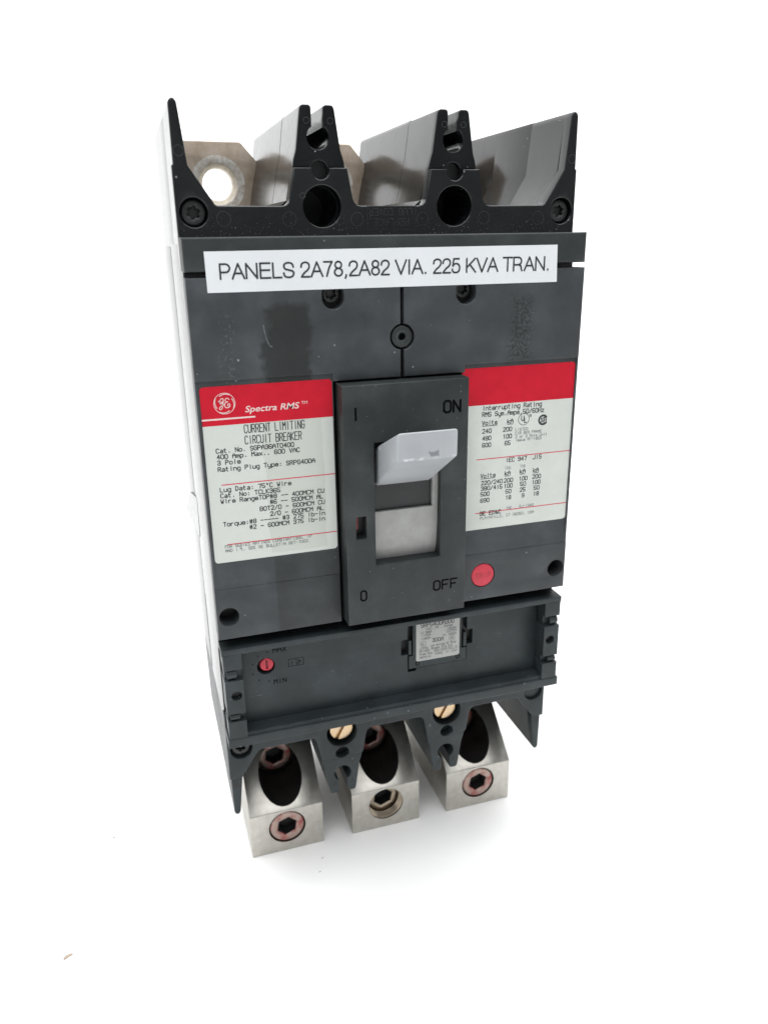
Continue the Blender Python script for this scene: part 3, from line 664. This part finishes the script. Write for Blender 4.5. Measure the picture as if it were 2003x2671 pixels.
ribbon(b, [(sx - 0.1, sz + 0.7), (sx - 0.8, sz + 0.7), (sx - 0.8, sz), (sx - 0.2, sz), (sx - 0.2, sz - 0.7), (sx - 0.9, sz - 0.7)], 0.34, YL - 0.036)
ribbon(b, [(sx + 0.35, sz - 1.2), (sx + 0.35, sz + 0.9), (sx + 1.25, sz + 0.9), (sx + 1.25, sz - 1.1)], 0.40, YL - 0.04); ribbon(b, [(sx + 0.35, sz - 0.1), (sx + 1.3, sz - 0.1)], 0.3, YL - 0.044)
part('certification_mark', b, 'ink', labR)

# ---- long white marking sticker, bridging the gap between strip and cover
nx, nz = 60, 12
V = []; F = []
q00, q10, q11, q01 = (-63.45, 244.55), (58.75, 244.4), (58.3, 256.95), (-63.6, 256.85)
for j in range(nz + 1):
    for i in range(nx + 1):
        u, v = i / nx, j / nz
        x = (1 - u) * (1 - v) * q00[0] + u * (1 - v) * q10[0] + u * v * q11[0] + (1 - u) * v * q01[0]
        z = (1 - u) * (1 - v) * q00[1] + u * (1 - v) * q10[1] + u * v * q11[1] + (1 - u) * v * q01[1]
        dent = 0.06 * math.exp(-((z - 250.0) / 0.8) ** 2) + 0.012 * sin(u * 23) * cos(v * 5)
        V.append((x, -0.14 + dent, z))
for j in range(nz):
    for i in range(nx):
        k = j * (nx + 1) + i; F.append((k, k + 1, k + nx + 2, k + nx + 1))
b = MB(); n0 = len(V)
V2 = [(x, y + 0.06, z) for x, y, z in V]
rim = [i for i in range(nx + 1)] + [j * (nx + 1) + nx for j in range(1, nz + 1)] + [nz * (nx + 1) + i for i in range(nx - 1, -1, -1)] + [j * (nx + 1) for j in range(nz - 1, 0, -1)]
F2 = [tuple(i + n0 for i in f[::-1]) for f in F] + [(rim[i], rim[i] + n0, rim[(i + 1) % len(rim)] + n0, rim[(i + 1) % len(rim)]) for i in range(len(rim))]
b.add(V + V2, F + F2)
stk = part('marking_sticker', b, 'sticker', BRK, label='long white sticker with black circuit marking across the cover')
bowl = [(0.1, 1), (0.48, 1)] + [(0.48 + 0.29 * sin(rad(t)), 0.725 + 0.275 * cos(rad(t))) for t in range(15, 180, 15)] + [(0.48, 0.45), (0.1, 0.45)]
ell = lambda x, z, a, c: [(x + a * cos(rad(t)), z + c * sin(rad(t))) for t in range(90, 451, 15)]
SG = {'P': (0.9, [[(0.1, 0), (0.1, 1)], bowl]), 'A': (0.93, [[(0.04, 0), (0.465, 1), (0.89, 0)], [(0.2, 0.36), (0.73, 0.36)]]), 'N': (1.0, [[(0.11, 0), (0.11, 1), (0.87, 0), (0.87, 1)]]),
      'E': (0.93, [[(0.83, 1), (0.12, 1), (0.12, 0), (0.85, 0)], [(0.12, 0.53), (0.78, 0.53)]]), 'L': (0.77, [[(0.1, 1), (0.1, 0), (0.72, 0)]]),
      'S': (0.93, [curve([(0.81, 0.7), (0.73, 0.92), (0.47, 1.0), (0.19, 0.92), (0.13, 0.73), (0.23, 0.58), (0.48, 0.5), (0.75, 0.42), (0.83, 0.26), (0.73, 0.07), (0.47, 0), (0.19, 0.07), (0.1, 0.31)], 5)]),
      '2': (0.77, [curve([(0.07, 0.68), (0.13, 0.9), (0.37, 1), (0.6, 0.92), (0.67, 0.72), (0.57, 0.5), (0.3, 0.28), (0.09, 0.03)], 5), [(0.07, 0), (0.69, 0)]]), '7': (0.77, [[(0.06, 1), (0.69, 1), (0.45, 0.58), (0.27, 0)]]),
      '8': (0.77, [ell(0.385, 0.765, 0.24, 0.235), ell(0.385, 0.265, 0.29, 0.265)]), ',': (0.39, [[(0.2, 0.06), (0.2, -0.02), (0.13, -0.17)]]), 'V': (0.93, [[(0.04, 1), (0.465, 0), (0.89, 1)]]),
      'I': (0.39, [[(0.195, 0), (0.195, 1)]]), '.': (0.39, [[(0.195, 0.0), (0.195, 0.07)]]),
      '5': (0.77, [[(0.63, 1), (0.19, 1), (0.11, 0.48)], curve([(0.11, 0.48), (0.22, 0.6), (0.4, 0.65), (0.6, 0.57), (0.68, 0.34), (0.6, 0.09), (0.36, 0), (0.14, 0.06), (0.07, 0.25)], 5)]),
      'K': (0.93, [[(0.11, 0), (0.11, 1)], [(0.82, 1), (0.11, 0.33)], [(0.37, 0.57), (0.86, 0)]]), 'T': (0.85, [[(0.03, 1), (0.82, 1)], [(0.425, 1), (0.425, 0)]]), 'R': (1.0, [[(0.1, 0), (0.1, 1)], bowl, [(0.55, 0.45), (0.73, 0.36), (0.78, 0.1), (0.84, 0)]]), ' ': (0.39, [])}
line = 'PANELS 2A78,2A82 VIA. 225 KVA TRAN.'
tot = sum(SG[c][0] for c in line) - 0.2
b = MB(); sc_ = (55.2 + 59.2) / tot; xx = -59.2 - 0.08 * sc_; kk = 0
for c in line:
    for st in SG[c][1]:
        ribbon(b, [(xx + px * sc_, 248.55 + (xx / 60) * -0.02 + pz * 4.45) for px, pz in st], 0.57, -0.205 - 0.004 * (kk % 3)); kk += 1
    xx += SG[c][0] * sc_
part('sticker_lettering', b, 'ink', stk)

# ---- trip unit section below the cover
YP = 7.0
b = MB()
box(b, -69.7, 69.7, 0, 9, 116.7, 118.9, 0.35)
part('top_lip', b, 'trip', BRK)
b = MB(); box(b, -70.0, 70.2, -0.2, 9, 77.1, 80.9, 0.45); part('bottom_ledge', b, 'trip', BRK)
b = MB()
yzprism(b, [(0.9, 81.4), (1.3, 82.1), (6.95, 82.4), (6.95, 79.5), (0.9, 79.5)], -62.5, 62.5)
part('recess_floor', b, 'trip', BRK)
cut = [(1.7, 100.2), (4.55, 100.2), (4.55, 93.4), (4.55, 91.9), (8.1, 91.9), (8.1, 93.2), (30.45, 93.2), (30.45, 100.4), (33.0, 100.4), (33.0, 107.0), (30.45, 107.0), (30.45, 116.3), (4.55, 116.3), (4.55, 107.0), (1.7, 107.0)]
cut = [(1.7, 100.2), (4.55, 100.2), (4.55, 91.9), (8.1, 91.9), (8.1, 93.2), (30.45, 93.2), (30.45, 100.4), (33.0, 100.4), (33.0, 107.0), (30.45, 107.0), (30.45, 116.3), (4.55, 116.3), (4.55, 107.0), (1.7, 107.0)]
b = MB(); prism(b, rect(-62.6, 80.5, 62.4, 117.5), YP, 7.98 + 2, [cut, circ(-52.9, 105.9, 3.45, 32)], 0.12)
panel = part('recess_panel', b, 'trip', BRK)
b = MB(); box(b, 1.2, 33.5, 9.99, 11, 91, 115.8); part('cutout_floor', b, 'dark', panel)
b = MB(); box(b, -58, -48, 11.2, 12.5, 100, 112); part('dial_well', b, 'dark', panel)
for s in (-1, 1):
    b = MB(); xa, xb = (-69.4, -62.55) if s < 0 else (62.45, 69.3)
    box(b, xa, xb, 0, 9, 110.5, 116.75, 0.15)
    prism(b, rect(xa, 91.9, xb, 105.9), 0, 9, [circ(s * 65.4, 99.5, 1.95, 24)], 0.15)
    box(b, xa, xb, 0, 9, 81.0, 88.4, 0.15)
    box(b, xa + 0.3, xb - 0.3, 2.4, 9, 81.2, 116.6)
    e = part('end_block', b, 'trip', BRK)
    b = MB(); prism(b, circ(s * 65.4, 99.5, 2.1, 20), 2.2, 2.38); part('hole_floor', b, 'dark', e)
    for z0, z1 in ((105.95, 110.45), (88.45, 91.85)):
        b = MB(); zc = (z0 + z1) / 2; h = (z1 - z0) / 2 - 0.15
        prof_ = [(2.5 - 2.4 * sin(rad(t)) , zc - h * cos(rad(t))) for t in range(0, 181, 15)]
        yzprism(b, prof_, -68.3 if s < 0 else 65.1, -64.9 if s < 0 else 68.5)
        part('cover_clip', b, 'trip', e)
# adjustment dial
b = MB(); prism(b, circ(0, 0, 2.6, 32), 0, 2.2, [rect(-0.36, -1.9, 0.36, 1.9)], 0.2); prism(b, circ(0, 0, 2.5, 32), 0.9, 2.4)
prism(b, [(-0.8, 2.5), (0.8, 2.5), (0.35, 3.5), (-0.35, 3.5)], 0.15, 2.2, ch=0.15)
dial = part('adjustment_dial', b, 'redplastic', BRK, (-52.55, 7.25, 106.4))
b = MB(); prism(b, rect(-0.34, -1.88, 0.34, 1.88), 0.7, 0.92); part('dial_slot', b, 'reddark', dial)
b = MB(); text(b, 'MAX', -49.9, -44.8, 111.2, 1.9, YP - 0.03, 0.30); part('engraved_word', b, 'engrave', panel)
b = MB(); text(b, 'MIN', -50.2, -45.5, 97.6, 1.9, YP - 0.03, 0.30); part('engraved_word', b, 'engrave', panel)
b = MB(); ribbon(b, rect(-44.2, 104.1, -38.3, 107.2), 0.20, YP - 0.03, True); ribbon(b, [(-42.9, 104.8), (-42.9, 106.3)], 0.22, YP - 0.036)
ribbon(b, [(-41.4, 106.6), (-39.4, 105.9), (-41.4, 105.2)], 0.22, YP - 0.036); ribbon(b, [(-41.2, 104.6), (-39.4, 105.3)], 0.22, YP - 0.04)
part('engraved_symbol', b, 'engrave', panel)
for x, z in ((-52.1, 111.9), (-55.7, 110.8), (-58.0, 107.7), (-58.1, 103.5), (-55.9, 100.4), (-52.1, 99.3)):
    b = MB(); prism(b, circ(x, z, 0.28, 10), YP - 0.03, YP + 0.2); part('scale_dot', b, 'engrave', panel)
# rating plug
PF = (256.5 + 6.2) / (256.5 + 7.0)
def px_(x): return -87.92 + (x + 87.92) * PF
def pz_(z): return 260.15 + (z - 260.15) * PF
b = MB(); prism(b, [(4.9, 93.55), (30.05, 93.55), (30.05, 99.2), (27.9, 99.2), (27.9, 116.2), (6.6, 116.2), (6.6, 99.4), (4.9, 99.4)], 6.5, 9.55, [circ(8.6, 95.5, 0.9, 16), circ(26.3, 95.5, 0.9, 16)], 0.15)
prism(b, rect(4.75, 100.2, 5.9, 106.6), 6.4, 9.5, ch=0.1); prism(b, rect(28.7, 99.9, 29.95, 106.3), 6.4, 9.5, ch=0.1)
plug = part('rating_plug', b, 'trip', BRK)
for x in (8.6, 26.3):
    b = MB(); prism(b, circ(x, 95.5, 0.55, 14), 6.45, 8.5, ch=0.1); prism(b, circ(x, 95.5, 0.95, 14), 8.2, 9.4); part('plug_rivet', b, 'blackscrew', plug)
b = MB(); prism(b, [(px_(x), pz_(z)) for x, z in rrect(8.2, 96.0, 27.2, 115.6, 0.9, 4)], 6.36, 6.52); pl = part('plug_label', b, 'plugpaper', plug)
b = MB()
def PT(s, x0, x1, z, cap, w): text(b, s, px_(x0), px_(x1), pz_(z), cap, 6.32, w)
PT('SRPG400A300', 10.3, 24.6, 111.3, 1.7, 0.27); PT('300A', 15.2, 20.0, 103.9, 1.6, 0.25)
part('printed_text', b, 'ink', pl)
b = MB()
for s, x0, x1, z, c_ in (('Inst. Adj. Range', 12.0, 24.0, 109.9, 1.0), ('LO 905A', 10.2, 14.8, 108.4, 0.9), ('1145A', 10.4, 14.4, 107.1, 0.9), ('1480A', 10.4, 14.4, 105.6, 0.9), ('1825A', 21.6, 25.7, 108.4, 0.9), ('2370A', 21.6, 25.7, 107.2, 0.9), ('HI 3060A', 20.0, 25.7, 105.8, 0.9),
                         ('LISTED', 9.7, 13.3, 101.2, 0.9), ('Low Voltage AC Power', 14.6, 25.9, 101.9, 0.9), ('DP-1009', 9.7, 13.9, 99.9, 0.9), ('Breaker Trip Unit', 14.9, 24.2, 100.6, 0.9), ('Frame Size', 9.7, 15.2, 98.6, 0.9), ('SGD/SGH/SGL/S', 16.0, 26.2, 99.2, 1.1), ('ABT8-5', 9.7, 14.4, 97.1, 0.9), ('MADE IN USA', 16.5, 26.0, 97.8, 0.9)):
    PT(s, x0, x1, z, c_, 0.17)
for cx_, cz_ in ((11.2, 103.7), (23.9, 104.3)): ribbon(b, [(px_(x), pz_(z)) for x, z in circ(cx_, cz_, 1.25, 24)], 0.16, 6.33, True)
PT('UL', 10.5, 11.9, 103.1, 1.1, 0.17)
ribbon(b, [(px_(23.9 + x * 0.36), pz_(104.3 + z * 0.36)) for x, z in curve(MONO[0], 3)], 0.12, 6.325); ribbon(b, [(px_(23.9 + x * 0.36), pz_(104.3 + z * 0.36)) for x, z in curve(MONO[1], 3)], 0.12, 6.322)
part('fine_print', b, 'ink2', pl)

# ---- bus bars at the line end
b = MB(); zb = 281.7
bus_out = [(-16.5, -40), (16.5, -40), (16.5, 7.6), (15.9, 9.2), (10.6, 15.4), (9.6, 16.0), (-12.5, 16.2), (-13.4, 15.6), (-16.5, 12.0)]
prism(b, bus_out, 0, 6.5, [circ(0, 0, 7.85, 40)], 0.35)
rim_b = MB(); nn = 44; V = []; F = []
for i in range(nn):
    a = 2 * pi * i / nn
    for r_, y in ((8.0, 0.25), (6.4, 2.0), (6.15, 3.0), (6.15, 6.3), (8.0, 6.3)): V.append((r_ * cos(a), y, r_ * sin(a)))
for i in range(nn):
    j = (i + 1) % nn
    for q in range(5): F.append((5 * i + q, 5 * j + q, 5 * j + (q + 1) % 5, 5 * i + (q + 1) % 5))
rim_b.add(V, F); rim_me = rim_b.mesh('hole_bevel', 50)
bus_me = b.mesh('bus_bar', 35)
for x in (-46.4, 0.0, 46.4):
    bb_ = part('bus_bar', bus_me, 'bus', BRK, (x, 94.0, zb)); part('hole_bevel', rim_me, 'rim', bb_)

# ---- wire lugs at the load end
def boolean(me, cutters, name):
    o = bpy.data.objects.new('tmp_body', me); COL.objects.link(o); cs = []
    for c in cutters:
        co_ = bpy.data.objects.new('tmp_cut', c); COL.objects.link(co_); cs.append(co_)
        md = o.modifiers.new('b', 'BOOLEAN'); md.object = co_; md.operation = 'DIFFERENCE'; md.solver = 'EXACT'
    dg = bpy.context.evaluated_depsgraph_get(); dg.update()
    r_ = bpy.data.meshes.new_from_object(o.evaluated_get(dg)); r_.name = name
    for x in [o] + cs: bpy.data.objects.remove(x)
    r_.polygons.foreach_set('use_smooth', [True] * len(r_.polygons)); r_.set_sharp_from_angle(angle=rad(35))
    return r_
LY = 25.3
b = MB(); yzprism(b, [(LY, 0.0), (92, 0.0), (92, 60), (66, 60), (LY, 21.6)], -16.3, 16.3)
lug = b.mesh('lug_blank', 0)
bm = bmesh.new(); bm.from_mesh(lug); bmesh.ops.remove_doubles(bm, verts=bm.verts, dist=1e-7); bmesh.ops.dissolve_limit(bm, angle_limit=0.01, verts=bm.verts, edges=bm.edges)
bmesh.ops.bevel(bm, geom=list(bm.edges), offset=0.35 * MM, segments=2, affect='EDGES', profile=0.5); bm.to_mesh(lug); bm.free()
def cyl(x, z, r_, y0, y1, n=40):
    k = MB(); prism(k, circ(x, z, r_, n), y0, y1); return k.mesh('cut', 0)
lug_me = boolean(lug, [cyl(0, 12.8, 8.25, 10, 45), cyl(0, 32.5, 9.65, 10, 62)], 'wire_lug')
def setscrew(r_=7.7, thread=False):
    k = MB()
    prism(k, circ(0, 0, r_, 40), 0, 8, [circ(0, 0, 4.55, 6, 0.35)], 0.9)
    prism(k, circ(0, 0, 5.2, 20), 7.0, 9.0)
    return k.mesh('set_screw', 35)
ss = setscrew()
for x in (-46.2, 0.0, 46.3):
    l = part('wire_lug', lug_me, 'alu', BRK, (x, 0, 0))
    deep = (x == 0.0)
    s1 = part('set_screw', ss if not deep else ss.copy(), 'redscrew' if not deep else 'steel', l, (0, LY + (0.1 if not deep else 4.6), 12.8))
    if deep: s1.data.materials.clear(); s1.data.materials.append(M['steel'])
    s2 = part('set_screw', ss, 'redscrew', l, (0, 50.5, 32.5))
    for yy, zz in ((LY + (0.1 if not deep else 4.6) + 5.2, 12.8), (55.7, 32.5)):
        k = MB(); prism(k, circ(0, 0, 4.56, 6, 0.35), -4.6, 0.6, [circ(0, 0, 4.42, 6, 0.35)]); prism(k, circ(0, 0, 4.3, 18), 0, 0.6); part('hex_socket', k, 'hexdark', l, (0, yy, zz))
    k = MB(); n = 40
    # dark inner surface of the upper screw bore, cut back to the slope
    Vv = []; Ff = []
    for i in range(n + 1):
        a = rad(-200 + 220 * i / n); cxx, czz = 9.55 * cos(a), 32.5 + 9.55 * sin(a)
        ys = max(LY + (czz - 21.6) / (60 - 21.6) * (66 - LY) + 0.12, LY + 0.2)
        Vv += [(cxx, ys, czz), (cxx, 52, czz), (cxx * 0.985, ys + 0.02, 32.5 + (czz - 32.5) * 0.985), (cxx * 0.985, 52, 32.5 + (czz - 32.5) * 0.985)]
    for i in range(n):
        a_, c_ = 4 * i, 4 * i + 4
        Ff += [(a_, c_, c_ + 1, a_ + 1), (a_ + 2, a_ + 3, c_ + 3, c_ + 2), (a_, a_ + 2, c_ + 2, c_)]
    k.add(Vv, Ff); part('bore_wall', k, 'boredark', l)
    if deep:
        k = MB()
        for t in range(4):   # thread turns above the sunk screw
            yy = LY + 0.7 + t * 1.05
            Vv = []; Ff = []; nn = 48
            for i in range(nn):
                a = 2 * pi * i / nn
                for rr_, dy in ((8.2, 0.0), (7.45, 0.5), (8.2, 1.0)): Vv.append((rr_ * cos(a), yy + dy, 12.8 + rr_ * sin(a)))
            for i in range(nn):
                j = (i + 1) % nn
                Ff += [(3 * i, 3 * j, 3 * j + 1, 3 * i + 1), (3 * i + 1, 3 * j + 1, 3 * j + 2, 3 * i + 2)]
            k.add(Vv, Ff)
        part('screw_thread', k, 'steel', l)

# ---- slotted brass screws in the lower towers
def halfdisc(r_, a, gap):
    al = math.asin(gap / r_); p = [(r_ * cos(t), r_ * sin(t)) for t in [al + (pi - 2 * al) * i / 18 for i in range(19)]]
    return [(x * cos(a) - z * sin(a), x * sin(a) + z * cos(a)) for x, z in p]
k = MB(); A = rad(62)
prism(k, halfdisc(5.1, A, 0.45), 0, 2.5, ch=0.5); prism(k, halfdisc(5.1, A + pi, 0.45), 0, 2.5, ch=0.5); prism(k, circ(0, 0, 4.9, 30), 1.4, 4)
brass_me = k.mesh('slotted_screw', 35)
for x in (-23.0, 23.2): part('slotted_screw', brass_me, 'brass', BRK, (x, 12.2, 67.3))

# ------------------------------------------------------------------ crumbs on the sheet
def crumb(name, label, cat, loc, pts, h, mat, group=None):
    k = MB(); n = len(pts)
    V = [(x, y, 0.02) for x, y in pts] + [(x * 0.86, y * 0.86, h * (0.7 + 0.5 * random.random())) for x, y in pts] + [(0, 0, h * 1.05)]
    F = [(i, (i + 1) % n, n + (i + 1) % n, n + i) for i in range(n)] + [(n + i, n + (i + 1) % n, 2 * n) for i in range(n)] + [tuple(range(n))[::-1]]
    k.add(V, F); me = k.mesh(name, 0); me.materials.append(M[mat])
    return top(name, label, cat, loc, group, me)
crumb('brown_crumb', 'small curved tan crumb lying on the white sheet, lower left', 'crumb', (-138.1, -2.4, 0), [(-1.8, -0.6), (-1.4, -1.5), (-0.3, -0.9), (0.9, -0.3), (1.9, 0.1), (1.6, 0.9), (0.4, 0.9), (-0.9, 0.5)], 0.45, 'crumb')
crumb('grey_fleck', 'tiny grey fleck on the white sheet, left of the breaker', 'fleck', (-121.8, 58.5, 0), [(-0.7, -0.5), (0.1, -0.3), (0.9, 0.3), (0.7, 0.6), (-0.1, 0.3)], 0.25, 'fleck')
for i, (x, y, r_) in enumerate(((-33.0, 15.5, 0.35), (-36.0, 8.0, 0.28))):
    crumb('dark_speck', ('larger' if i == 0 else 'smaller') + ' dark speck on the white sheet in front of the left lug', 'speck', (x, y, 0), [(-2.2 * r_, -r_), (0.5 * r_, -0.4 * r_), (2 * r_, 0.9 * r_), (0.2 * r_, 0.6 * r_)], 0.2, 'specks')
